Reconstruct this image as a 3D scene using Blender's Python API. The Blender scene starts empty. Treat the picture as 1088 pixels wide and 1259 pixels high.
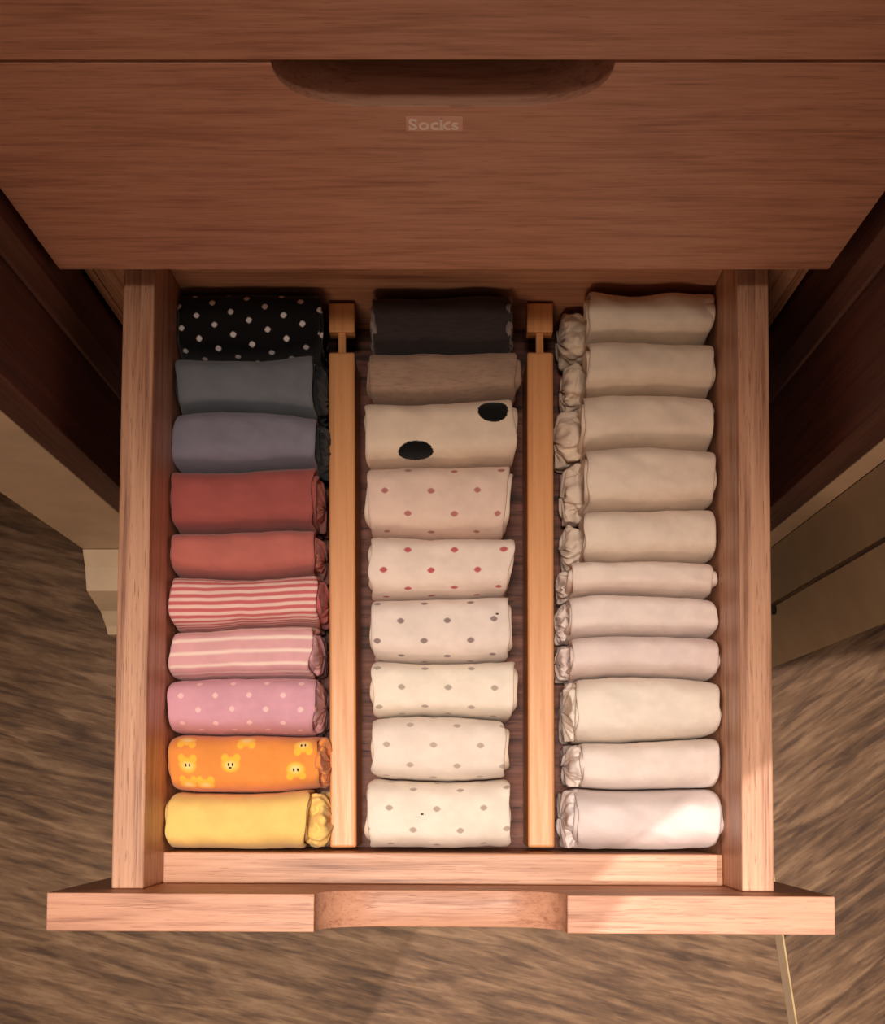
import bpy, bmesh, math, random
from mathutils import Vector, Matrix, noise
sc = bpy.context.scene
COL = sc.collection

# ------------------------------------------------------------------ camera
F_PX, PPX, PPY = 1450.0, 549.0, 904.0       # focal length and optical centre of the cropped phone photo
TILT = math.radians(3.0)
CAM_Z = 1.15
cam = bpy.data.cameras.new('camera')
cam.sensor_width = 36.0
cam.lens = 36.0 * F_PX / 1259.0
cam.shift_x = -(PPX - 544.0) / 1259.0
cam.shift_y = (PPY - 629.5) / 1259.0
cam.clip_start = 0.02
co = bpy.data.objects.new('camera', cam)
co.location = (0, 0, CAM_Z)
co.rotation_euler = (TILT, 0, 0)
COL.objects.link(co)
sc.camera = co

# ------------------------------------------------------------------ light
w = bpy.data.worlds.new('world'); sc.world = w; w.use_nodes = True
w.node_tree.nodes['Background'].inputs[0].default_value = (1.0, 0.74, 0.64, 1)
w.node_tree.nodes['Background'].inputs[1].default_value = 0.07

def light(kind, name, loc, energy, color, rot=(0, 0, 0), **kw):
    l = bpy.data.lights.new(name, kind); l.energy = energy; l.color = color
    for k, v in kw.items(): setattr(l, k, v)
    o = bpy.data.objects.new(name, l); o.location = loc; o.rotation_euler = rot
    COL.objects.link(o); return o

def aim(o, target):
    d = Vector(target) - o.location
    o.rotation_euler = d.to_track_quat('-Z', 'Y').to_euler()

main = light('SPOT', 'ceiling_light', (-0.06, -0.04, 2.35), 224, (1.0, 0.845, 0.715),
             spot_size=math.radians(46), spot_blend=1.0, shadow_soft_size=0.16)
aim(main, (-0.02, -0.40, 0.4))
room = light('AREA', 'added_front_fill', (-0.25, -1.7, 1.30), 6.0, (1.0, 0.66, 0.46), shape='DISK', size=0.5)  # added fill to brighten the drawer fronts; no known lamp there
aim(room, (0, 0.3, 0.7))
spot = light('SPOT', 'lit_patch_spot', (0.34, -0.13, 2.35), 95, (1.0, 0.84, 0.74),  # added; its hard cone edge stands in for a person's shadow line
             spot_size=2 * math.atan(0.5 / 1.95), spot_blend=0.0, shadow_soft_size=0.004)
aim(spot, (0.451, -0.395, 0.4))

sc.view_settings.view_transform = 'Standard'
sc.view_settings.look = 'None'
sc.view_settings.gamma = 1.0
sc.view_settings.use_curve_mapping = False
sc.view_settings.exposure = 0.0

# ------------------------------------------------------------------ helpers
def P(px, py, dz):
    """point of the photograph's pixel on the horizontal plane dz below the camera"""
    dx = (px - PPX) / F_PX; dy = -(py - PPY) / F_PX
    y = dy * math.cos(TILT) + math.sin(TILT)
    z = dy * math.sin(TILT) - math.cos(TILT)
    k = dz / -z
    return Vector((dx * k, y * k, CAM_Z - dz))

def srgb(r, g, b):
    def f(c):
        c /= 255.0
        return c / 12.92 if c <= 0.04045 else ((c + 0.055) / 1.055) ** 2.4
    return (f(r), f(g), f(b), 1)

def set_props(o, label=None, cat=None, group=None, kind=None):
    if label: o['label'] = label
    if cat: o['category'] = cat
    if group: o['group'] = group
    if kind: o['kind'] = kind
    return o

def empty(name, loc, rz=0, **kw):
    o = bpy.data.objects.new(name, None); o.location = loc; o.rotation_euler = (0, 0, rz)
    o.empty_display_size = 0.02
    COL.objects.link(o); return set_props(o, **kw)

def link(name, me, mat, parent=None, loc=(0, 0, 0)):
    o = bpy.data.objects.new(name, me); COL.objects.link(o)
    if mat is not None: me.materials.append(mat)
    if parent is not None: o.parent = parent
    o.location = loc
    return o

def bm_mesh(bm, name, smooth=False):
    me = bpy.data.meshes.new(name)
    bmesh.ops.recalc_face_normals(bm, faces=bm.faces)
    for f in bm.faces: f.smooth = smooth
    bm.to_mesh(me); bm.free(); return me

def box_bm(x0, x1, y0, y1, z0, z1, bev=0.0008, seg=2, bm=None):
    b = bmesh.new()
    r = bmesh.ops.create_cube(b, size=1)
    for v in b.verts:
        v.co = ((x0 + x1) / 2 + v.co.x * (x1 - x0), (y0 + y1) / 2 + v.co.y * (y1 - y0), (z0 + z1) / 2 + v.co.z * (z1 - z0))
    if bev: bmesh.ops.bevel(b, geom=b.edges[:], offset=bev, segments=seg, affect='EDGES', profile=0.5)
    if bm is None: return b
    m = bpy.data.meshes.new('t'); b.to_mesh(m); b.free(); bm.from_mesh(m); bpy.data.meshes.remove(m); return bm

def box(name, dims, mat, parent=None, off=(0, 0, 0), bev=0.0008, seg=2):
    """dims in world metres; off = the parent's origin"""
    x0, x1, y0, y1, z0, z1 = dims
    cx, cy, cz = (x0 + x1) / 2, (y0 + y1) / 2, z0
    b = box_bm(x0 - cx, x1 - cx, y0 - cy, y1 - cy, 0, z1 - z0, bev, seg)
    return link(name, bm_mesh(b, name), mat, parent, (cx - off[0], cy - off[1], cz - off[2]))

def prism(name, poly, axis, a0, a1, mat, parent=None, off=(0, 0, 0), bev=0.0, smooth_from=None):
    """poly: 2D outline; axis 'z' (poly = x,y), 'y' (poly = x,z), 'x' (poly = y,z)"""
    b = bmesh.new()
    def v3(p, a):
        if axis == 'z': c = (p[0], p[1], a)
        elif axis == 'y': c = (p[0], a, p[1])
        else: c = (a, p[0], p[1])
        return (c[0] - off[0], c[1] - off[1], c[2] - off[2])
    A = [b.verts.new(v3(p, a0)) for p in poly]; B = [b.verts.new(v3(p, a1)) for p in poly]
    n = len(poly)
    b.faces.new(A); b.faces.new(B[::-1])
    for i in range(n): b.faces.new((A[i], B[i], B[(i + 1) % n], A[(i + 1) % n]))
    bmesh.ops.recalc_face_normals(b, faces=b.faces)
    if bev:
        es = [e for e in b.edges if e.is_manifold and e.calc_face_angle() > 0.5]
        bmesh.ops.bevel(b, geom=es, offset=bev, segments=2, affect='EDGES', profile=0.5)
    me = bm_mesh(b, name)
    if smooth_from is not None:
        for p in me.polygons:
            if abs(p.normal.y) < 0.05 and p.center.z > smooth_from and abs(p.center.x) < 0.0723: p.use_smooth = True
    return link(name, me, mat, parent)

# ------------------------------------------------------------------ materials
class NT:
    def __init__(s, name):
        s.m = bpy.data.materials.new(name); s.m.use_nodes = True
        s.t = s.m.node_tree; s.n = s.t.nodes; s.l = s.t.links
        s.b = s.n['Principled BSDF']
    def node(s, typ, **kw):
        o = s.n.new(typ)
        for k, v in kw.items(): setattr(o, k, v)
        return o
    def put(s, sock, v):
        if isinstance(v, bpy.types.NodeSocket): s.l.new(v, sock)
        elif v is not None: sock.default_value = v
    def math(s, op, a, b=None, c=None):
        o = s.node('ShaderNodeMath', operation=op)
        for i, v in enumerate((a, b, c)): s.put(o.inputs[i], v)
        return o.outputs[0]
    def vmath(s, op, a, b=None):
        o = s.node('ShaderNodeVectorMath', operation=op)
        s.put(o.inputs[0], a); s.put(o.inputs[1], b)
        return o.outputs['Value'] if op in ('LENGTH', 'DISTANCE') else o.outputs[0]
    def mapping(s, v, loc=(0, 0, 0), rot=(0, 0, 0), scale=(1, 1, 1)):
        o = s.node('ShaderNodeMapping'); s.put(o.inputs[0], v)
        o.inputs[1].default_value = loc; o.inputs[2].default_value = rot; o.inputs[3].default_value = scale
        return o.outputs[0]
    def noise(s, v, scale=1.0, detail=3.0, rough=0.5, dist=0.0):
        o = s.node('ShaderNodeTexNoise'); s.put(o.inputs['Vector'], v)
        o.inputs['Scale'].default_value = scale; o.inputs['Detail'].default_value = detail
        o.inputs['Roughness'].default_value = rough; o.inputs['Distortion'].default_value = dist
        return o.outputs['Fac']
    def ramp(s, f, stops):
        o = s.node('ShaderNodeValToRGB'); s.put(o.inputs[0], f)
        e = o.color_ramp.elements
        while len(e) < len(stops): e.new(0.5)
        for x, (p, c) in zip(e, stops): x.position = p; x.color = c
        return o.outputs[0]
    def mix(s, f, a, b, mode='MIX'):
        o = s.node('ShaderNodeMix', data_type='RGBA', blend_type=mode)
        s.put(o.inputs[0], f); s.put(o.inputs[6], a); s.put(o.inputs[7], b)
        return o.outputs[2]
    def range(s, v, a, b, c=0.0, d=1.0, smooth=True):
        o = s.node('ShaderNodeMapRange', interpolation_type='SMOOTHSTEP' if smooth else 'LINEAR')
        s.put(o.inputs[0], v)
        for i, x in enumerate((a, b, c, d)): o.inputs[i + 1].default_value = x
        return o.outputs[0]
    def bump(s, h, strength, dist):
        o = s.node('ShaderNodeBump'); s.put(o.inputs['Height'], h)
        o.inputs['Strength'].default_value = strength; o.inputs['Distance'].default_value = dist
        s.l.new(o.outputs[0], s.b.inputs['Normal'])
    def done(s, color, rough, spec=0.5):
        s.put(s.b.inputs['Base Color'], color); s.put(s.b.inputs['Roughness'], rough)
        s.b.inputs['Specular IOR Level'].default_value = spec
        return s.m

def wood(name, axis, dark, mid, light_, rough=0.42, fine=620.0, wide=120.0, pores=0.45, contrast=1.0, seed=0.0, along=1.3):
    n = NT(name); tc = n.node('ShaderNodeTexCoord').outputs['Object']
    def sc3(a, b):
        r = [b, b, b]; r['xyz'.index(axis)] = a; return tuple(r)
    off = (seed, seed * 1.7, seed * 0.6)
    # a broad band, a fibre layer and short dark pores
    band = n.noise(n.mapping(tc, off, (0, 0, 0), sc3(4.0 * along, wide)), 1, 3, 0.55, 0.6)
    fib = n.noise(n.mapping(tc, off, (0, 0, 0), sc3(9.0 * along, fine)), 1, 5, 0.65, 0.3)
    por = n.noise(n.mapping(tc, off, (0, 0, 0), sc3(60.0, fine * 1.6)), 1, 2, 0.5)
    f = n.math('ADD', n.math('MULTIPLY', band, 0.55), n.math('MULTIPLY', fib, 0.45))
    f = n.math('ADD', n.math('MULTIPLY', n.math('SUBTRACT', f, 0.5), 2.4 * contrast), 0.5)
    col = n.ramp(f, [(0.0, dark), (0.5, mid), (1.0, light_)])
    pm = n.math('MULTIPLY', n.range(por, 0.60, 0.72), pores)
    col = n.mix(pm, col, dark)
    n.bump(n.math('SUBTRACT', fib, n.math('MULTIPLY', pm, 0.6)), 0.22, 0.0004)
    return n.done(col, n.range(fib, 0.2, 0.8, rough + 0.08, rough - 0.05), 0.4)

OAK = (srgb(132, 86, 62), srgb(198, 146, 114), srgb(218, 170, 138))
oak_x = wood('oak_grain_across', 'x', *OAK)
oak_y = wood('oak_grain_lengthwise', 'y', *OAK, seed=3.1, pores=0.65, contrast=1.25)
oak_z = wood('oak_grain_upright', 'z', *OAK, seed=1.3)
FRONT = (srgb(136, 84, 64), srgb(198, 144, 116), srgb(216, 164, 136))
front_x = wood('oak_veneer_front', 'x', *FRONT, rough=0.45, fine=700, wide=160, pores=0.5, contrast=0.85, seed=5.2, along=3.0)
DARKW = (srgb(54, 28, 22), srgb(86, 48, 38), srgb(104, 62, 50))
dark_z = wood('dark_stained_wood', 'z', *DARKW, rough=0.5, seed=2.2)
strip_z = wood('greyed_wood_strip', 'z', srgb(70, 46, 40), srgb(98, 68, 58), srgb(112, 82, 72), seed=8)
floorpan = wood('drawer_bottom_wood', 'x', srgb(48, 26, 20), srgb(106, 62, 48), srgb(132, 84, 66), rough=0.6, fine=230, wide=120, pores=0.8, contrast=1.5, seed=4.4)
bamboo = wood('pale_bamboo', 'y', srgb(196, 128, 76), srgb(222, 156, 98), srgb(236, 178, 120), rough=0.38, fine=420, wide=160, pores=0.25, contrast=0.8, seed=6.6)

def floor_mat(name, ang, seed):
    n = NT(name); tc = n.node('ShaderNodeTexCoord').outputs['Object']
    v = n.mapping(tc, (seed, seed, 0), (0, 0, ang), (1, 1, 1))
    a = n.noise(n.mapping(v, (0, 0, 0), (0, 0, 0), (13, 105, 1)), 1, 4, 0.6, 0.5)
    e = n.noise(n.mapping(v, (9, 3, 0), (0, 0, 0), (17, 120, 1)), 1, 2, 0.5, 0.2)
    b = n.noise(n.mapping(v, (4, 1, 0), (0, 0, 0), (5, 18, 1)), 1, 2, 0.5)
    c = n.noise(n.mapping(v, (2, 7, 0), (0, 0, 0), (60, 260, 1)), 1, 3, 0.6)
    f = n.math('ADD', n.math('ADD', n.math('MULTIPLY', a, 0.6), n.math('MULTIPLY', b, 0.22)), n.math('MULTIPLY', c, 0.18))
    col = n.ramp(f, [(0.38, srgb(78, 56, 40)), (0.5, srgb(116, 88, 64)), (0.62, srgb(148, 118, 90))])
    col = n.mix(n.math('MULTIPLY', n.range(e, 0.54, 0.66), 0.55), col, srgb(66, 44, 30))
    n.bump(f, 0.3, 0.002)
    return n.done(col, 0.6, 0.3)
floor_a = floor_mat('brushed_floor_boards', math.radians(14), 0)
floor_b = floor_mat('brushed_floor_boards_diagonal', math.radians(-34), 3)

def plain(name, c, rough=0.6, var=0.06, scale=30, metal=0.0, spec=0.4):
    n = NT(name); tc = n.node('ShaderNodeTexCoord').outputs['Object']
    f = n.noise(tc, scale, 4, 0.6)
    d = tuple(x * (1 - var * 2) for x in c[:3]) + (1,)
    col = n.mix(n.range(f, 0.3, 0.7), d, c)
    n.bump(n.noise(tc, scale * 12, 2), 0.08, 0.0005)
    n.b.inputs['Metallic'].default_value = metal
    return n.done(col, rough, spec)
cream = plain('cream_paint', srgb(228, 202, 168), 0.55)
cream_shade = plain('shaded_cream_paint', srgb(178, 152, 118), 0.6)  # same cream, with the shade of the side-turned boards put into the colour
black_metal = plain('black_metal', srgb(26, 22, 22), 0.35)
ceiling_mat = plain('ceiling_paint', srgb(225, 205, 180), 0.8)
label_mat = plain('translucent_label_tape', srgb(226, 174, 148), 0.4, 0.02)
letter_mat = plain('pale_embossed_letters', srgb(255, 236, 222), 0.5, 0.02)

def fabric(name, base, pattern=None, alt=None, heather=0.0, weave=1.0, speck=None):
    """knitted cloth; UV is in metres (u along the roll, v round it, 0,0 = top centre)"""
    n = NT(name); uv = n.node('ShaderNodeUVMap', uv_map='cloth').outputs[0]
    tc = n.node('ShaderNodeTexCoord').outputs['Object']
    sx = n.node('ShaderNodeSeparateXYZ'); n.l.new(uv, sx.inputs[0]); u, v = sx.outputs[0], sx.outputs[1]
    soft = n.noise(tc, 45, 3, 0.6)
    dk = tuple(c * 0.90 for c in base[:3]) + (1,)
    col = n.mix(n.range(soft, 0.35, 0.65), dk, base)
    if heather:
        h = n.noise(n.mapping(uv, (0, 0, 0), (0, 0, 0), (110, 700, 1)), 1, 4, 0.7)
        hv = tuple(c * 0.45 for c in base[:3]) + (1,)
        col = n.mix(n.math('MULTIPLY', n.range(h, 0.45, 0.68), heather), col, hv)
    def blob(cx, cy, rx, ry, soft_=0.12):
        d = n.vmath('SUBTRACT', uv, (cx, cy, 0))
        d = n.vmath('MULTIPLY', d, (1 / rx, 1 / ry, 0))
        return n.range(n.vmath('LENGTH', d), 1 + soft_, 1 - soft_)
    if pattern:
        kind = pattern[0]
        if kind == 'dots':
            _, pu, pv, u0, v0, ru, rv, rot, c = pattern
            q = n.mapping(n.vmath('SUBTRACT', uv, (u0, v0, 0)), (0, 0, 0), (0, 0, rot), (1, 1, 1))
            s2 = n.node('ShaderNodeSeparateXYZ'); n.l.new(q, s2.inputs[0])
            masks = []
            for k in (0.0, 0.5):
                a = n.math('ADD', n.math('DIVIDE', s2.outputs[0], pu), 100.5 + k)
                b = n.math('ADD', n.math('DIVIDE', s2.outputs[1], pv), 100.5 + k)
                a = n.math('MULTIPLY', n.math('SUBTRACT', n.math('FRACT', a), 0.5), pu / ru)
                b = n.math('MULTIPLY', n.math('SUBTRACT', n.math('FRACT', b), 0.5), pv / rv)
                d = n.math('ADD', n.math('ABSOLUTE', a), n.math('ABSOLUTE', b))
                r = n.math('SQRT', n.math('ADD', n.math('MULTIPLY', a, a), n.math('MULTIPLY', b, b)))
                d = n.math('ADD', n.math('MULTIPLY', d, 0.3), n.math('MULTIPLY', r, 0.7))
                masks.append(n.range(d, 1.15, 0.65))
            col = n.mix(n.math('MAXIMUM', *masks), col, c)
        elif kind == 'stripes':
            _, per, duty, v0, c = pattern
            a = n.math('FRACT', n.math('ADD', n.math('DIVIDE', n.math('SUBTRACT', v, v0), per), 100.5))
            a = n.math('ABSOLUTE', n.math('SUBTRACT', a, 0.5))
            col = n.mix(n.range(a, duty / 2 + 0.11, duty / 2 - 0.11), col, c)
        elif kind == 'spots':
            for cx, cy, rx, ry in pattern[1]:
                wob = n.noise(uv, 900, 1)
                d = n.vmath('MULTIPLY', n.vmath('SUBTRACT', uv, (cx, cy, 0)), (1 / rx, 1 / ry, 0))
                d = n.math('ADD', n.vmath('LENGTH', d), n.math('MULTIPLY', wob, 0.18))
                col = n.mix(n.range(d, 1.12, 1.04), col, pattern[2])
        elif kind == 'cats':
            _, faces, fc, wc, ec = pattern
            body = None; muz = None; eye = None
            for cx, cy, s, dirn in faces:
                m = blob(cx, cy, 0.0056, 0.0050, 0.2)
                m = n.math('MAXIMUM', m, blob(cx - 0.0036, cy + 0.0042 * dirn, 0.0023, 0.0028, 0.25))
                m = n.math('MAXIMUM', m, blob(cx + 0.0038, cy + 0.0042 * dirn, 0.0023, 0.0028, 0.25))
                body = m if body is None else n.math('MAXIMUM', body, m)
                z = blob(cx, cy - 0.0005 * dirn, 0.0030, 0.0024, 0.7)
                muz = z if muz is None else n.math('MAXIMUM', muz, z)
                if s:
                    e = n.math('MAXIMUM', blob(cx - 0.0012, cy, 0.0006, 0.0011, 0.3), blob(cx + 0.0013, cy, 0.0006, 0.0011, 0.3))
                    if s > 1: e = n.math('MAXIMUM', e, blob(cx - 0.0002, cy - 0.0021, 0.0010, 0.0006, 0.3))
                    eye = e if eye is None else n.math('MAXIMUM', eye, e)
            col = n.mix(body, col, fc); col = n.mix(muz, col, wc); col = n.mix(eye, col, ec)
    if speck: col = n.mix(blob(speck[0], speck[1], 0.0011, 0.0006, 0.3), col, srgb(60, 50, 50))
    # knit relief: fine ribs along the leg and a soft crumple
    kn = n.noise(n.mapping(uv, (0, 0, 0), (0, 0, 0), (1700, 700, 1)), 1, 2)
    cr = n.noise(tc, 120, 3, 0.6, 0.8)
    n.bump(n.math('ADD', n.math('MULTIPLY', kn, 0.25 * weave), n.math('MULTIPLY', cr, 0.8)), 0.32, 0.0012)
    n.b.inputs['Sheen Weight'].default_value = 0.15
    n.b.inputs['Sheen Roughness'].default_value = 0.6
    return n.done(col, 0.92, 0.15)

# ------------------------------------------------------------------ the setting
DF = 0.3094                       # plane of the closed drawer fronts
FT = 0.0217                       # front thickness
def struct(o, kind='structure'): o['kind'] = kind; return o

# floor: two fields of brushed boards meeting at a narrow metal-edged strip
s0, s1 = P(952.5, 1152, CAM_Z), P(968, 1252, CAM_Z)
d = (s1 - s0).normalized()
A, B = s0 - d * 1.6, s0 + d * 1.6
nrm = Vector((-d.y, d.x, 0))       # points right (+x)
if nrm.x < 0: nrm = -nrm
def poly_slab(name, pts, z0, z1, mat): return prism(name, pts, 'z', z0, z1, mat)
fl = struct(poly_slab('floor', [(-1.8, A.y), (A.x, A.y), (B.x, B.y), (-1.8, B.y)], -0.02, 0, floor_a))
A2, B2 = A + nrm * 0.0084, B + nrm * 0.0084
fr = struct(poly_slab('floor', [(A2.x, A2.y), (1.8, A2.y), (1.8, B2.y), (B2.x, B2.y)], -0.02, 0, floor_b))
tA, tB = A + nrm * 0.0068, B + nrm * 0.0068
strip = poly_slab('trim_1', [(A.x, A.y), (tA.x, tA.y), (tB.x, tB.y), (B.x, B.y)], -0.02, 0.0006,
                  plain('dull_strip', srgb(132, 108, 80), 0.55)); struct(strip)
strip2 = poly_slab('trim_2', [(tA.x, tA.y), (A2.x, A2.y), (B2.x, B2.y), (tB.x, tB.y)], -0.02, 0.0014,
                   plain('bright_strip_edge', srgb(206, 180, 130), 0.35)); struct(strip2)

# wardrobe recess: side boards either side of the dresser, cream nib on the left, cream door lining on the right
WT = 2.0
for sx, yf in ((-1, 0.218), (1, 0.206)):
    x0, x1 = (sx * 0.2305, sx * 0.252)
    lo, hi = min(x0, x1), max(x0, x1)
    struct(box('wall_left' if sx < 0 else 'wall_right', (lo, hi, yf, 0.85, 0, WT), dark_z))
    # raised upright strip just in front of the drawer fronts
    a, b_ = sx * 0.2278, sx * 0.2302
    struct(box('trim_3' if sx < 0 else 'trim_4', (min(a, b_), max(a, b_), 0.279, 0.297, 0, WT), strip_z, bev=0.0004))
struct(box('wall_back', (-0.27, 0.27, 0.85, 0.87, 0, WT), dark_z))
# left nib with moulded skirting seen end-on
struct(box('wall_nib_left', (-0.320, -0.2525, 0.218, 0.87, 0, WT), cream))
prof = [(0.2175, 0.0), (0.154, 0.0), (0.153, 0.043), (0.160, 0.050), (0.1716, 0.068), (0.176, 0.086), (0.183, 0.110), (0.190, 0.1125), (0.203, 0.116), (0.2175, 0.124)]
struct(prism('baseboard_left', prof, 'x', -0.320, -0.2525, cream, bev=0.0008))
# right lining: a narrow front lip then two flat boards with a groove between
struct(prism('wall_nib_right', [(0.2525, 0.206), (0.2660, 0.2045), (0.2655, 0.85), (0.2525, 0.85)], 'z', 0, WT, cream))
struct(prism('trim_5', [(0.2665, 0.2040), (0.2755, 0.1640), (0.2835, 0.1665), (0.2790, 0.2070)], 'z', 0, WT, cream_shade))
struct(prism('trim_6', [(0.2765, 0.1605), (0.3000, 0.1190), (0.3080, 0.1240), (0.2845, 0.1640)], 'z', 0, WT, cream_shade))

# ------------------------------------------------------------------ dresser
XC, HW = -0.0015, 0.2258
ZT = 0.470                           # top of the open drawer's front
dresser = empty('dresser', (XC, 0.55, 0), label='tall red-brown oak veneer chest of drawers in the wardrobe recess, sock drawer pulled out', cat='dresser')
OFF = (XC, 0.55, 0)
def dpart(name, dims, mat, **kw): return box(name, dims, mat, dresser, OFF, **kw)
YB = DF + FT                         # back of drawer fronts
for s in (-1, 1):
    a, b_ = (-0.2285, -0.2230) if s < 0 else (0.2230, 0.2285)
    dpart('side_panel', (min(a, b_), max(a, b_), YB + 0.0005, 0.83, 0.0, 1.085), oak_z)
for s in (-1, 1):
    dpart('face_frame_stile', (min(s * 0.2005, s * 0.2228), max(s * 0.2005, s * 0.2228), YB + 0.001, YB + 0.019, 0.0745, 1.085), oak_z)
dpart('top_panel', (-0.2285, 0.2285, DF, 0.83, 1.0855, 1.105), oak_x)
dpart('back_panel', (-0.2225, 0.2225, 0.822, 0.83, 0.02, 1.084), dark_z)
dpart('plinth', (-0.2225, 0.2225, YB + 0.002, YB + 0.02, 0.0, 0.0740), dark_z)

def scoop_outline(z_bot, z_top, half, xc=0.0):
    """front board outline with the finger scoop cut into its top edge"""
    a, dpt, hw = 0.040, 0.031, 0.0725
    pts = [(xc - half, z_bot), (xc + half, z_bot), (xc + half, z_top), (xc + hw, z_top)]
    k = 24
    for i in range(1, k + 1):
        t = i / k * math.pi / 2
        pts.append((xc + hw - a * (1 - math.cos(t)) ** 1.15, z_top - dpt * math.sin(t) ** 0.95))
    for i in range(k, 0, -1):
        t = i / k * math.pi / 2
        pts.append((xc - hw + a * (1 - math.cos(t)) ** 1.15, z_top - dpt * math.sin(t) ** 0.95))
    pts += [(xc - hw, z_top), (xc - half, z_top)]
    return pts

def drawer_front(name, z_bot, z_top, loc, parent, label=None):
    o = prism(name, scoop_outline(z_bot, z_top, HW), 'y', 0, FT, front_x, parent, bev=0.0005, smooth_from=z_top - 0.04)
    o.location = loc
    if label: o['label'] = label
    return o
H = 0.195
closed = []
for i, zb in enumerate((0.4725, 0.6697, 0.8869)):
    zt = zb + (H if i < 2 else 0.195)
    dr = drawer_front('drawer', 0, H, (0, DF - 0.55, zb), dresser)
    closed.append(dr)
    for s in (-1, 1):
        box('side_panel', (s * 0.198 - (0.019 if s > 0 else 0), s * 0.198 + (0 if s > 0 else 0.019), FT + 0.0003, 0.42, 0.025, 0.150), oak_y, dr)
    box('back_panel', (-0.1785, 0.1785, 0.405, 0.42, 0.025, 0.150), oak_x, dr)
    box('bottom_panel', (-0.1785, 0.1785, FT + 0.0003, 0.4045, 0.028, 0.034), floorpan, dr)
low = drawer_front('drawer', 0, H, (0, DF - 0.55, 0.0775), dresser)

# label with the word, on the drawer above the open one
upper = closed[0]
lz = (CAM_Z - 0.5265) - 0.4725       # height of the label centre on that front
lx = 0.5 * (P(500, 151, .544).x + P(569, 151, .544).x) - XC
plate = box('label_tape', (lx - 0.0131, lx + 0.0131, -0.0004, -0.00002, lz - 0.0062, lz + 0.0058), label_mat, upper, bev=0.0001, seg=1)
bt = bmesh.new(); penx = 0.0
for ch in 'Socks':
    cu = bpy.data.curves.new('t', 'FONT'); cu.body = ch; cu.size = 0.0118; cu.offset = 0.00028; cu.extrude = 0.00012
    to = bpy.data.objects.new('t', cu); COL.objects.link(to)
    dg = bpy.context.evaluated_depsgraph_get(); dg.update()
    tm = bpy.data.meshes.new_from_object(to.evaluated_get(dg)); bpy.data.objects.remove(to)
    mx0 = min(v.co.x for v in tm.vertices); mx1 = max(v.co.x for v in tm.vertices); my1 = max(v.co.y for v in tm.vertices)
    for v in tm.vertices: v.co.x += penx - mx0
    bt.from_mesh(tm)
    wch = mx1 - mx0
    if ch == 'k':                         # slab serifs
        for a_, b_, y_ in ((-0.0006, 0.0021, 0.0), (-0.0006, 0.0013, my1 - 0.0008), (wch - 0.0020, wch + 0.0004, 0.0), (wch - 0.0022, wch + 0.0002, 0.0054)):
            box_bm(penx + a_, penx + b_, y_, y_ + 0.0008, -0.0001, 0.00016, 0, 1, bt)
    if ch == 'S':
        for a_, y_ in ((0.0001, 0.0), (wch - 0.0010, my1 - 0.0030)):
            box_bm(penx + a_, penx + a_ + 0.0008, y_, y_ + 0.0028, -0.0001, 0.00016, 0, 1, bt)
    penx += wch + 0.0009
kx = 0.0236 / penx
for v in bt.verts: v.co.x = (v.co.x - penx / 2) * kx
letters = bm_mesh(bt, 'lettering')
lt = link('lettering', letters, letter_mat, plate, (0, 0, 0))
lt.rotation_euler = (math.pi / 2, 0, 0); lt.location = (0, -0.00034, 0.0018)

# ---- the open sock drawer (its front carries the box panels)
YF = -0.0776                          # outer face of the open front
piv = (0.0, YF - 0.55, ZT - H)
od = drawer_front('drawer', 0, H, (0, 0, 0), dresser, 'pulled-out drawer holding the socks')
YAW = math.radians(-0.29)
od.location = (-0.0019, YF - 0.55 + 0.0, ZT - H)
od.rotation_euler = (0, 0, YAW)
L = 0.0
zs = (CAM_Z - 0.709) - (ZT - H)       # side tops, in the drawer's own frame
zb_ = (CAM_Z - 0.757) - (ZT - H)      # inner front board top
zf_ = (CAM_Z - 0.842) - (ZT - H)      # bottom panel top
yb0 = FT + 0.0002
BACK = 0.340 - YF
OW, TH, DX = 0.1982, 0.0192, 0.0010      # the box sits a millimetre right of the front's middle
for s in (-1, 1):
    xa, xb = (s * OW + DX, s * (OW - TH) + DX)
    box('side_panel', (min(xa, xb), max(xa, xb), yb0, BACK + 0.060, zf_ - 0.012, zs), oak_y, od, bev=0.0010)
box('inner_front_panel', (-(OW - TH) + 0.0002 + DX, (OW - TH) - 0.0002 + DX, yb0, yb0 + 0.0198, zf_ - 0.012, zb_), oak_x, od, bev=0.0008)
box('back_panel', (-(OW - TH) + 0.0002 + DX, (OW - TH) - 0.0002 + DX, BACK, BACK + 0.015, zf_ - 0.012, zs - 0.002), oak_x, od, bev=0.0008)
box('bottom_panel', (-(OW - TH) + 0.0004 + DX, (OW - TH) - 0.0004 + DX, yb0 + 0.0200, BACK - 0.0002, zf_ - 0.008, zf_), floorpan, od, bev=0.0)
# small dark stop screw on the outside of the right panel
b = bmesh.new()
bmesh.ops.create_cone(b, cap_ends=True, segments=16, radius1=0.0034, radius2=0.0030, depth=0.0095, matrix=Matrix.Translation((0, 0, 0)) @ Matrix.Rotation(math.pi / 2, 4, 'Y'))
sp = P(952, 748, 0.735)
link('stop_screw', bm_mesh(b, 'stop_screw', True), black_metal, od, (OW + DX + 0.0048, sp.y - YF, CAM_Z - 0.735 - (ZT - H)))

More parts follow.
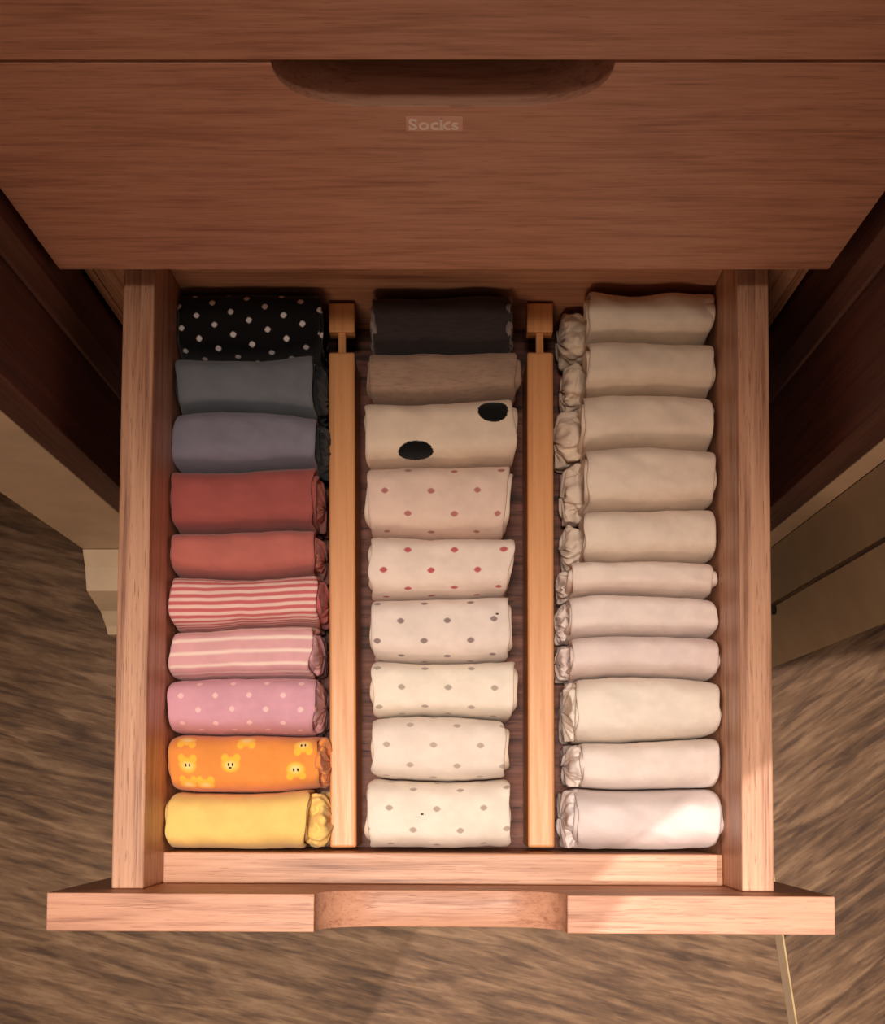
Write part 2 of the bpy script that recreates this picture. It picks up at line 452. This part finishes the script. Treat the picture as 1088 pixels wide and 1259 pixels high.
# ------------------------------------------------------------------ dividers
FLOOR_Z = CAM_Z - 0.842
def divider(xl0, xr0, xl1, xr1, label):
    dzt = 0.790
    a = P((xl0 + xr0) / 2, 433, dzt); c = P((xl1 + xr1) / 2, 1042, dzt)
    e = P((xl0 + xr0) / 2, 372, dzt); e2 = P((xl0 + xr0) / 2, 408, dzt)
    ang = math.atan2(a.x - c.x, a.y - c.y)
    root = empty('drawer_divider', (c.x, c.y, FLOOR_Z + 0.0003), -ang, label=label, cat='drawer divider', group='spring-loaded dividers in the sock drawer')
    ht = CAM_Z - dzt - FLOOR_Z
    Lr = (a - c).length; hw_ = 0.0089
    box('rail', (-hw_, hw_, 0, Lr, 0, ht), bamboo, root, bev=0.0016, seg=3)
    d0, d1 = e2.y - c.y, min(e.y - c.y, 0.3392 - c.y)
    box('end_block', (-hw_, hw_, d0, d1, ht - 0.013, ht - 0.0005), bamboo, root, bev=0.0010)
    box('spring_pin', (-0.0026, 0.0026, Lr - 0.004, d0 + 0.002, ht - 0.009, ht - 0.003), bamboo, root, bev=0.0008)
    return root
divider(404, 436, 405, 439, 'pale bamboo spring divider between the coloured socks and the spotted cream socks')
divider(648, 680, 649, 682, 'pale bamboo spring divider between the spotted cream socks and the plain white socks')

# ------------------------------------------------------------------ socks
DZS = 0.760
def lerp3(t, a, b_, c):               # t in -1..1, quadratic through three values
    return a * t * (t - 1) / 2 + b_ * (1 - t * t) + c * t * (t + 1) / 2

def sock(spec, rng):
    """one folded pair standing on its fold. spec: see the tables below"""
    (xl, xr, b0, b1, mat, inner_mat, label, group) = spec[:8]
    opt = spec[8] if len(spec) > 8 else {}
    dzt = opt.get('dz', rng.uniform(0.752, 0.760))
    X0, X1 = P(xl, 700, DZS).x, P(xr, 700, DZS).x
    X0 = max(X0, opt.get('xmin', -9)); X1 = min(X1, opt.get('xmax', 9))
    xc, hw = (X0 + X1) / 2, (X1 - X0) / 2
    lift = lambda v: v - 0.021 * (980 - v) - 1.0      # the seam one sees lies on the rounded shoulder
    Y0 = [P(xc, lift(v), DZS).y for v in b0]; Y1 = [P(xc, lift(v), DZS).y for v in b1]
    yc = (Y0[1] + Y1[1]) / 2
    zb = FLOOR_Z + 0.0004; zt = CAM_Z - dzt
    root = empty('folded_socks', (xc, yc, zb), label=label, cat='socks', group=group)
    h = zt - zb
    seed = rng.uniform(0, 100)
    tilt = opt.get('slant', 0.0)
    nn = opt.get('n', 4.0)
    NU = 40; NV = 96
    def edge(x, Y, k):
        t = max(-1.15, min(1.15, x / hw))
        key = sum(Y) * 173.0
        return lerp3(t, *Y) - yc + 0.0011 * noise.noise(Vector((x * 33, key, 0))) + 0.0004 * noise.noise(Vector((x * 110, key, 4)))
    def ring(x, inset, hs=1.0, wob=1.0, layer=0):
        yt, yb = edge(x, Y0, 1) - 0.0004, edge(x, Y1, -1) + 0.0004
        c_, t_ = (yt + yb) / 2, (yt - yb) / 2 - inset
        pts = []
        ztop = h + 0.0022 * noise.noise(Vector((x * 28, seed, layer))) * wob
        # ends sag a little
        tt = abs(x / hw); ztop -= 0.004 * max(0, tt - 0.55) ** 1.5 * opt.get('sag', 1.0) * 2
        hh = (ztop - inset) / 2; cz = (ztop - inset) / 2 + inset * 0.5
        for j in range(NV):
            a = 2 * math.pi * j / NV + math.pi / 2      # 0 = top
            ca, sa = math.cos(a), math.sin(a)
            px = math.copysign(abs(ca) ** (2 / nn), ca); pz = math.copysign(abs(sa) ** (2 / (nn * 0.8 if sa > 0 else 5)), sa)
            y = c_ + px * max(t_, 0.002); z = cz + pz * hh
            if wob and sa > 0.15:
                w3 = noise.noise(Vector((x * 40, y * 70, seed + layer))) * 0.0016 + noise.noise(Vector((x * 60 + y * 90, y * 45 - x * 25, seed + 9 + layer))) * 0.0011
                z += w3 * wob * opt.get('rumple', 1.0) * min(1, (sa - 0.15) * 2)
            pts.append((y, max(z, 0.0)))
        return pts
    def endshift(y, z, side, layer=0):
        # the cut of the cloth at each end is not quite straight
        s = (opt.get('el', 0.0) if side < 0 else opt.get('er', 0.0))
        return s * (y / 0.02) + 0.0024 * noise.noise(Vector((y * 60, z * 45, seed + side * 5 + layer))) - (0.003 * (1 - min(1, z / h)) * side)
    def shell(name, xa, xb, ins, material, layer, wall=0.003, wob=1.0, zscale=1.0):
        bm = bmesh.new(); uvl = bm.loops.layers.uv.new('cloth')
        secs = []
        n_mid = NU
        prof_ = [(0.010, wall * 2.6), (0.003, wall * 1.4), (0.0006, wall * 0.8), (0.0, wall * 0.42), (0.0005, wall * 0.14), (0.0022, 0.0)]
        for dx, i_ in prof_: secs.append((xa + dx, i_, -1, 1.0))
        for k in range(1, n_mid):
            x = xa + 0.0022 + (xb - xa - 0.0044) * k / n_mid
            secs.append((x, 0.0, 0, 0))
        for dx, i_ in prof_[::-1]: secs.append((xb - dx, i_, 1, 1.0))
        rows = []; vv = []
        for (x, i_, side, _) in secs:
            pts = ring(x, ins + i_, wob=wob, layer=layer)
            row = []
            tl = (x - xa) / (xb - xa)
            for (y, z) in pts:
                sh = endshift(y, z, -1, layer) * max(0, 1 - tl * 4) ** 1.0 + endshift(y, z, 1, layer) * max(0, 1 - (1 - tl) * 4)
                row.append(bm.verts.new((x + sh, y, z * zscale)))
            rows.append(row)
            L_ = [0.0]
            for j in range(NV):
                p, q = pts[j], pts[(j + 1) % NV]
                L_.append(L_[-1] + math.hypot(p[0] - q[0], p[1] - q[1]))
            vv.append(L_)
        def uvof(i, j):
            Lt = vv[i][-1]; s_ = vv[i][j]
            if j <= NV // 2: return (secs[i][0], -s_)        # from the top towards +y? see below
            return (secs[i][0], Lt - s_)
        for i in range(len(rows) - 1):
            for j in range(NV):
                j2 = (j + 1) % NV
                f = bm.faces.new((rows[i][j], rows[i + 1][j], rows[i + 1][j2], rows[i][j2]))
                jj = j2 if j2 else NV
                for lp, (a_, b_2) in zip(f.loops, ((i, j), (i + 1, j), (i + 1, jj), (i, jj))):
                    Lt = vv[a_][-1]; s_ = vv[a_][b_2]
                    v_ = s_ if j < NV // 2 else s_ - Lt
                    lp[uvl].uv = (secs[a_][0], -v_)          # +v points away from the viewer (+y)
        bm.faces.new(rows[0]); bm.faces.new(rows[-1][::-1])
        o = link(name, bm_mesh(bm, name, True), material, root)
        return o
    # outer layer and the layer folded inside it
    shell('outer_fold', -hw, hw, 0.0, mat, 0)
    il, ir = opt.get('inner', (0.0012, 0.0016))
    shell('inner_fold', -hw - il, hw + ir, 0.0045, inner_mat, 3, wall=0.0035, zscale=0.985)
    # crumpled cuff pushed out of one end
    def cuff(side, length, hs, ws, material, amp, ybias=0.0):
        bm = bmesh.new(); uvl = bm.loops.layers.uv.new('cloth')
        M, N = 26, 110
        x_at = side * (hw - 0.006)
        rows = []
        t_half = (edge(x_at, Y0, 1) - edge(x_at, Y1, -1)) / 2 - 0.0012
        c_ = (edge(x_at, Y0, 1) + edge(x_at, Y1, -1)) / 2 + ybias
        for i in range(M + 1):
            s = i / M
            grow = min(1, 0.78 + 0.5 * s) if s < 0.6 else math.sqrt(max(0.0, 1 - ((s - 0.6) / 0.4) ** 2)) * 0.97 + 0.03
            x = x_at + side * (0.006 + length) * min(1.0, s * 1.12 if s < 0.8 else 0.896 + (s - 0.8) * 0.52)
            row = []
            for j in range(N):
                a = 2 * math.pi * j / N
                ca, sa = math.cos(a), math.sin(a)
                lob = noise.noise(Vector((ca * 1.9 + seed, sa * 2.2, s * 1.3 + side * 3)))
                lob2 = noise.noise(Vector((ca * 5.0, sa * 5.5 + seed, s * 3.2)))
                fold = abs(noise.noise(Vector((ca * 3.4 + seed * 2, sa * 3.8, s * 2.4 + 7))))
                r = grow * (1 + amp * (1.35 * lob + 0.25 * lob2 - 0.6 * (0.25 - fold)) * min(1, s * 3 + 0.15))
                hz = h * hs / 2
                y = math.copysign(abs(ca) ** 0.75, ca) * t_half * ws * r
                y = max(-t_half - 0.0002, min(t_half + 0.0002, y))
                z = hz + math.copysign(abs(sa) ** 0.8, sa) * hz * min(r, 1.12) 
                xx = x + side * 0.004 * amp * 3 * lob2 * s
                row.append(bm.verts.new((xx, y + c_, max(0.0002, z))))
            rows.append(row)
        for i in range(M):
            for j in range(N):
                f = bm.faces.new((rows[i][j], rows[i + 1][j], rows[i + 1][(j + 1) % N], rows[i][(j + 1) % N]))
                for lp in f.loops: lp[uvl].uv = (lp.vert.co.x, lp.vert.co.y + lp.vert.co.z)
        bm.faces.new(rows[0]); bm.faces.new(rows[-1][::-1])
        return link('crumpled_cuff', bm_mesh(bm, 'crumpled_cuff', True), material, root)
    for (side, ln, hs, ws, m_, amp) in opt.get('cuffs', ()):
        cuff(side, ln, hs, ws, m_, amp)
    return root, yc

PX = 0.000524                         # metres per pixel on the sock tops
def ctr(xl, xr, b0, b1):
    xc_ = (P(xl, 700, DZS).x + P(xr, 700, DZS).x) / 2
    lift = lambda v: v - 0.021 * (980 - v) - 1.0
    yc_ = (P(0, lift(b0[1]), DZS).y + P(0, lift(b1[1]), DZS).y) / 2
    return xc_, yc_
def to_uv(px, py, c): q = P(px, py, DZS - 0.004); return (q.x - c[0], q.y - c[1])

def lattice(name, base, c, ref, pu, pv, ru, rv, dotc, rot=0.0, **kw):
    u0, v0 = to_uv(*ref, c)
    return fabric(name, base, ('dots', pu * PX, pv * PX, u0, v0, ru * PX, rv * PX, rot, dotc), **kw)

rng = random.Random(7)
XMIN, XMAX = -0.1788, 0.1755
# --- left column ------------------------------------------------------------
LB = [(362, 361, 361), (443, 447, 438), (511, 510, 517), (583, 582, 577), (660, 658, 654), (711, 715, 709),
      (779, 774, 770), (838, 834, 834), (904, 904, 905), (974, 976, 971), (1045.5, 1045.5, 1045)]
LX = [(208, 390), (213, 385), (206, 388), (205, 385), (205, 386), (203, 391), (205, 385), (204, 388), (204, 392), (211, 379)]
G1 = 'coloured folded socks in the left compartment'
c0 = ctr(*LX[0], LB[0], LB[1]); c7 = ctr(*LX[7], LB[7], LB[8]); c8 = ctr(*LX[8], LB[8], LB[9]); c6 = ctr(*LX[6], LB[6], LB[7]); c5 = ctr(*LX[5], LB[5], LB[6])
black = srgb(8, 7, 10)
def CP(x, y): return (180 + x / 4.533, 880 + y / 4.533)
cats = []
for (x, y, s, dn) in ((212, 278, 1, 1), (452, 272, 2, 1), (812, 305, 1, -1), (855, 165, 1, -1), (205, 118, 0, -1), (535, 122, 0, -1), (205, 400, 0, 1), (305, 402, 0, 1)):
    u_, v_ = to_uv(*CP(x, y), c8); cats.append((u_, v_, s, dn))
m_black = lattice('black_spotted_knit', black, c0, (259, 393), 44, 30, 4.2, 4.2, srgb(226, 216, 214), math.radians(-7))
m_teal = fabric('slate_teal_knit', srgb(120, 126, 134))
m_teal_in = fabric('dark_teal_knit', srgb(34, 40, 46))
m_blue = fabric('dusty_blue_knit', srgb(138, 134, 150))
m_red = fabric('brick_red_knit', srgb(174, 92, 86))
m_coral = fabric('coral_red_knit', srgb(198, 114, 104))
_, v6 = to_uv(0, 716, c5)
m_str = fabric('red_white_striped_knit', srgb(246, 208, 196), ('stripes', 8.75 * PX, 0.52, v6, srgb(206, 108, 112)))
m_str_in = fabric('faded_red_knit', srgb(206, 104, 108))
_, v7 = to_uv(0, 801, c6)
m_pst = fabric('pink_knit_with_white_stripes', srgb(234, 178, 182), ('stripes', 16.2 * PX, 0.26, v7, srgb(252, 226, 214)))
m_pnk = fabric('plain_pink_knit', srgb(226, 170, 178))
m_pdt = lattice('pink_spotted_knit', srgb(228, 170, 186), c7, (262, 855), 41.5, 35, 4.0, 4.0, srgb(250, 206, 206))
m_org = fabric('orange_knit_with_cat_faces', srgb(244, 156, 76), ('cats', cats, srgb(255, 196, 70), srgb(255, 226, 150), srgb(30, 24, 30)))
m_org_in = fabric('plain_orange_knit', srgb(242, 156, 86))
m_yel = fabric('yellow_knit', srgb(252, 214, 126))
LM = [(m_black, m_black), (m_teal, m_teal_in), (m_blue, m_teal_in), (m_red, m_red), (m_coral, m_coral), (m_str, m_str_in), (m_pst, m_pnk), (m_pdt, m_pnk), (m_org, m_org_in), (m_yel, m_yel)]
LL = ['black folded socks with small white dots, at the back left of the drawer',
      'slate teal folded socks directly in front of the black dotted pair',
      'dusty blue-grey folded socks between the teal pair and the brick red pair',
      'plain dark brick red folded socks behind the lighter coral pair',
      'plain coral red folded socks behind the red striped pair',
      'folded socks with narrow red and white stripes',
      'pink folded socks with a few wide-spaced white stripes',
      'pink folded socks with small pale dots, behind the orange pair',
      'bright orange folded socks printed with yellow cat faces',
      'plain yellow folded socks with crumpled cuff, front left of the drawer']
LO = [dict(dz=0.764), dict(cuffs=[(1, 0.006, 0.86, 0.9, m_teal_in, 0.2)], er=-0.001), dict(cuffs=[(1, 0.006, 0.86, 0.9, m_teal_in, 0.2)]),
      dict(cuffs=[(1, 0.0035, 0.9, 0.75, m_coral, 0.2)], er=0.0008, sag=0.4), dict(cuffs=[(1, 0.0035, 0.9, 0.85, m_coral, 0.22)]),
      dict(cuffs=[(1, 0.0030, 0.93, 0.9, m_str_in, 0.2)], sag=0.3, n=4.2), dict(cuffs=[(1, 0.003, 0.92, 0.9, m_pnk, 0.2)], er=0.002, sag=0.3, n=4.2),
      dict(cuffs=[(1, 0.003, 0.93, 0.9, m_pnk, 0.2)], er=0.0012), dict(cuffs=[(1, 0.0045, 0.94, 0.95, m_org_in, 0.3)]),
      dict(cuffs=[(1, 0.0125, 0.86, 1.0, m_yel, 0.34)], er=0.0018, sag=0.5, dz=0.752)]
for i in range(10):
    o = dict(LO[i]); o['xmin'] = XMIN
    sock((*LX[i], LB[i], LB[i + 1], *LM[i], LL[i], G1, o), rng)

# --- middle column ----------------------------------------------------------
MB_ = [(366, 364, 363), (437, 438, 434), (500, 499, 494), (577, 577, 573), (660, 664, 663), (737, 737, 733), (813, 816, 811),
       (883, 881, 886), (958, 961, 957), (1044.5, 1044, 1043)]
MX = [(456, 630), (453, 637), (448, 633), (451, 626), (455, 628), (457, 627), (458, 632), (459, 621), (454, 627)]
mc = [ctr(*MX[i], MB_[i], MB_[i + 1]) for i in range(9)]
W = srgb(240, 222, 200)
m_dg = fabric('charcoal_wool_knit', srgb(66, 56, 54), heather=0.5)
m_fz = fabric('pale_grey_fuzz', srgb(150, 138, 132), heather=0.4)
m_hb = fabric('oatmeal_heather_knit', srgb(178, 148, 126), heather=0.45)
sp1 = to_uv(511, 556, mc[2]); sp2 = to_uv(607, 509, mc[2])
m_bs = fabric('cream_knit_with_big_black_spots', srgb(240, 218, 194), ('spots', [(sp1[0], sp1[1], 22 * PX, 15 * PX), (sp2[0], sp2[1], 20 * PX, 15 * PX)], black))
refs = [(530, 604), (530, 702), (550, 763), (551, 845), (533, 916), (537, 994)]
bases = [srgb(240, 212, 194), srgb(246, 226, 212), srgb(242, 226, 216), srgb(248, 236, 220), srgb(244, 230, 218), srgb(248, 236, 222)]
dots = [srgb(186, 122, 116), srgb(196, 98, 100), srgb(150, 132, 128), srgb(182, 168, 156), srgb(190, 174, 162), srgb(186, 168, 158)]
names = ['blush_knit_with_mauve_dots', 'cream_knit_with_red_dots', 'ivory_knit_with_grey_dots', 'ivory_knit_with_pale_grey_dots', 'ivory_knit_with_faint_dots', 'ivory_knit_with_soft_grey_dots']
MM = [(m_dg, m_fz), (m_hb, m_hb), (m_bs, fabric('plain_cream_knit', srgb(232, 210, 184)))]
plainw = fabric('plain_ivory_knit', srgb(238, 218, 198))
for i in range(6):
    MM.append((lattice(names[i], bases[i], mc[i + 3], refs[i], 57.5, (58, 51, 51, 52, 52, 53)[i], 5.2, 4.0, dots[i], speck={2: to_uv(612, 757, mc[5]), 5: to_uv(519, 1001, mc[8])}.get(i)), plainw))
ML = ['charcoal wool folded socks with fuzzy pale ends, at the back of the middle compartment',
      'oatmeal heather folded socks in front of the charcoal pair',
      'cream folded socks with two big black spots',
      'blush cream folded socks with small mauve dots, in front of the black spotted pair',
      'cream folded socks with small red dots',
      'ivory folded socks with dark grey dots, just in front of the red dotted pair',
      'ivory folded socks with faint grey dots, third pair from the front of the middle compartment',
      'ivory folded socks with faint grey dots, second pair from the front of the middle compartment',
      'ivory folded socks with faint dots and a tiny dark speck, front of the middle compartment']
G2 = 'folded socks in the middle compartment'
MO = [dict(dz=0.764, cuffs=[(-1, 0.0015, 0.97, 0.95, m_fz, 0.25), (1, 0.0015, 0.97, 0.95, m_fz, 0.25)]),
      dict(cuffs=[(-1, 0.001, 0.97, 0.9, m_hb, 0.2)], er=0.0006), dict(inner=(0.0005, 0.0022)), dict(er=0.0022, el=-0.0006), dict(er=0.002, sag=0.4), dict(sag=0.4),
      dict(inner=(0.0014, 0.0024), er=0.001, sag=0.4), dict(inner=(0.001, 0.002)), dict(sag=0.6, dz=0.754, inner=(0.002, 0.0))]
for i in range(9):
    sock((*MX[i], MB_[i], MB_[i + 1], *MM[i], ML[i], G2, MO[i]), rng)

# --- right column -----------------------------------------------------------
RB = [(362, 367, 362), (424, 426, 427), (488, 487, 490), (555, 553, 557), (630, 629, 627), (692, 691, 693), (732, 731, 738),
      (785, 782, 786), (836, 832, 838), (914, 912, 908), (970, 972, 969), (1046, 1047, 1045)]
RX = [(726, 881), (724, 881), (720, 885), (722, 884), (720, 881), (703, 878), (701, 883), (702, 882), (708, 888), (714, 890), (706, 893)]
Wb = [srgb(242, 224, 200), srgb(242, 222, 198), srgb(242, 222, 200), srgb(242, 222, 202), srgb(242, 224, 206), srgb(244, 226, 214), srgb(246, 230, 222),
      srgb(242, 224, 218), srgb(250, 238, 224), srgb(248, 234, 226), srgb(240, 228, 226)]
RL = ['plain cream folded socks with a dented top edge, at the back right of the drawer',
      'plain cream folded socks, second pair from the back of the right compartment',
      'plain cream folded socks, third pair from the back of the right compartment',
      'plain cream folded socks, fourth pair from the back of the right compartment',
      'plain cream folded socks, fifth from the back of the right compartment',
      'thinnest plain ivory folded socks, sixth pair from the back of the right compartment',
      'plain ivory folded socks just in front of the thinnest pair in the right compartment',
      'plain pinkish white folded socks, fourth pair from the front of the right compartment',
      'thick plain ivory folded socks, third pair from the front of the right compartment',
      'plain white folded socks directly behind the bulkiest front pair of the right compartment',
      'bulky white folded socks with bright light on one corner, front right of the drawer']
G3 = 'plain white folded socks in the right compartment'
RO = []
for i in range(11):
    m = fabric('white_knit', Wb[i], weave=1.2)
    ln = (0.014, 0.011, 0.014, 0.010, 0.009, 0.0035, 0.0035, 0.004, 0.0045, 0.007, 0.0055)[i]
    hs = (0.56, 0.52, 0.54, 0.48, 0.52, 0.55, 0.56, 0.58, 0.84, 0.84, 0.84)[i]
    o = dict(cuffs=[(-1, ln, hs, 1.0, m, 0.34)], xmax=XMAX, sag=1.0, n=3.6, rumple=1.3)
    if i == 10: o.update(dz=0.748, n=2.8)
    if i == 0: o.update(rumple=2.2, dz=0.756)
    sock((*RX[i], RB[i], RB[i + 1], m, m, RL[i], G3, o), rng)
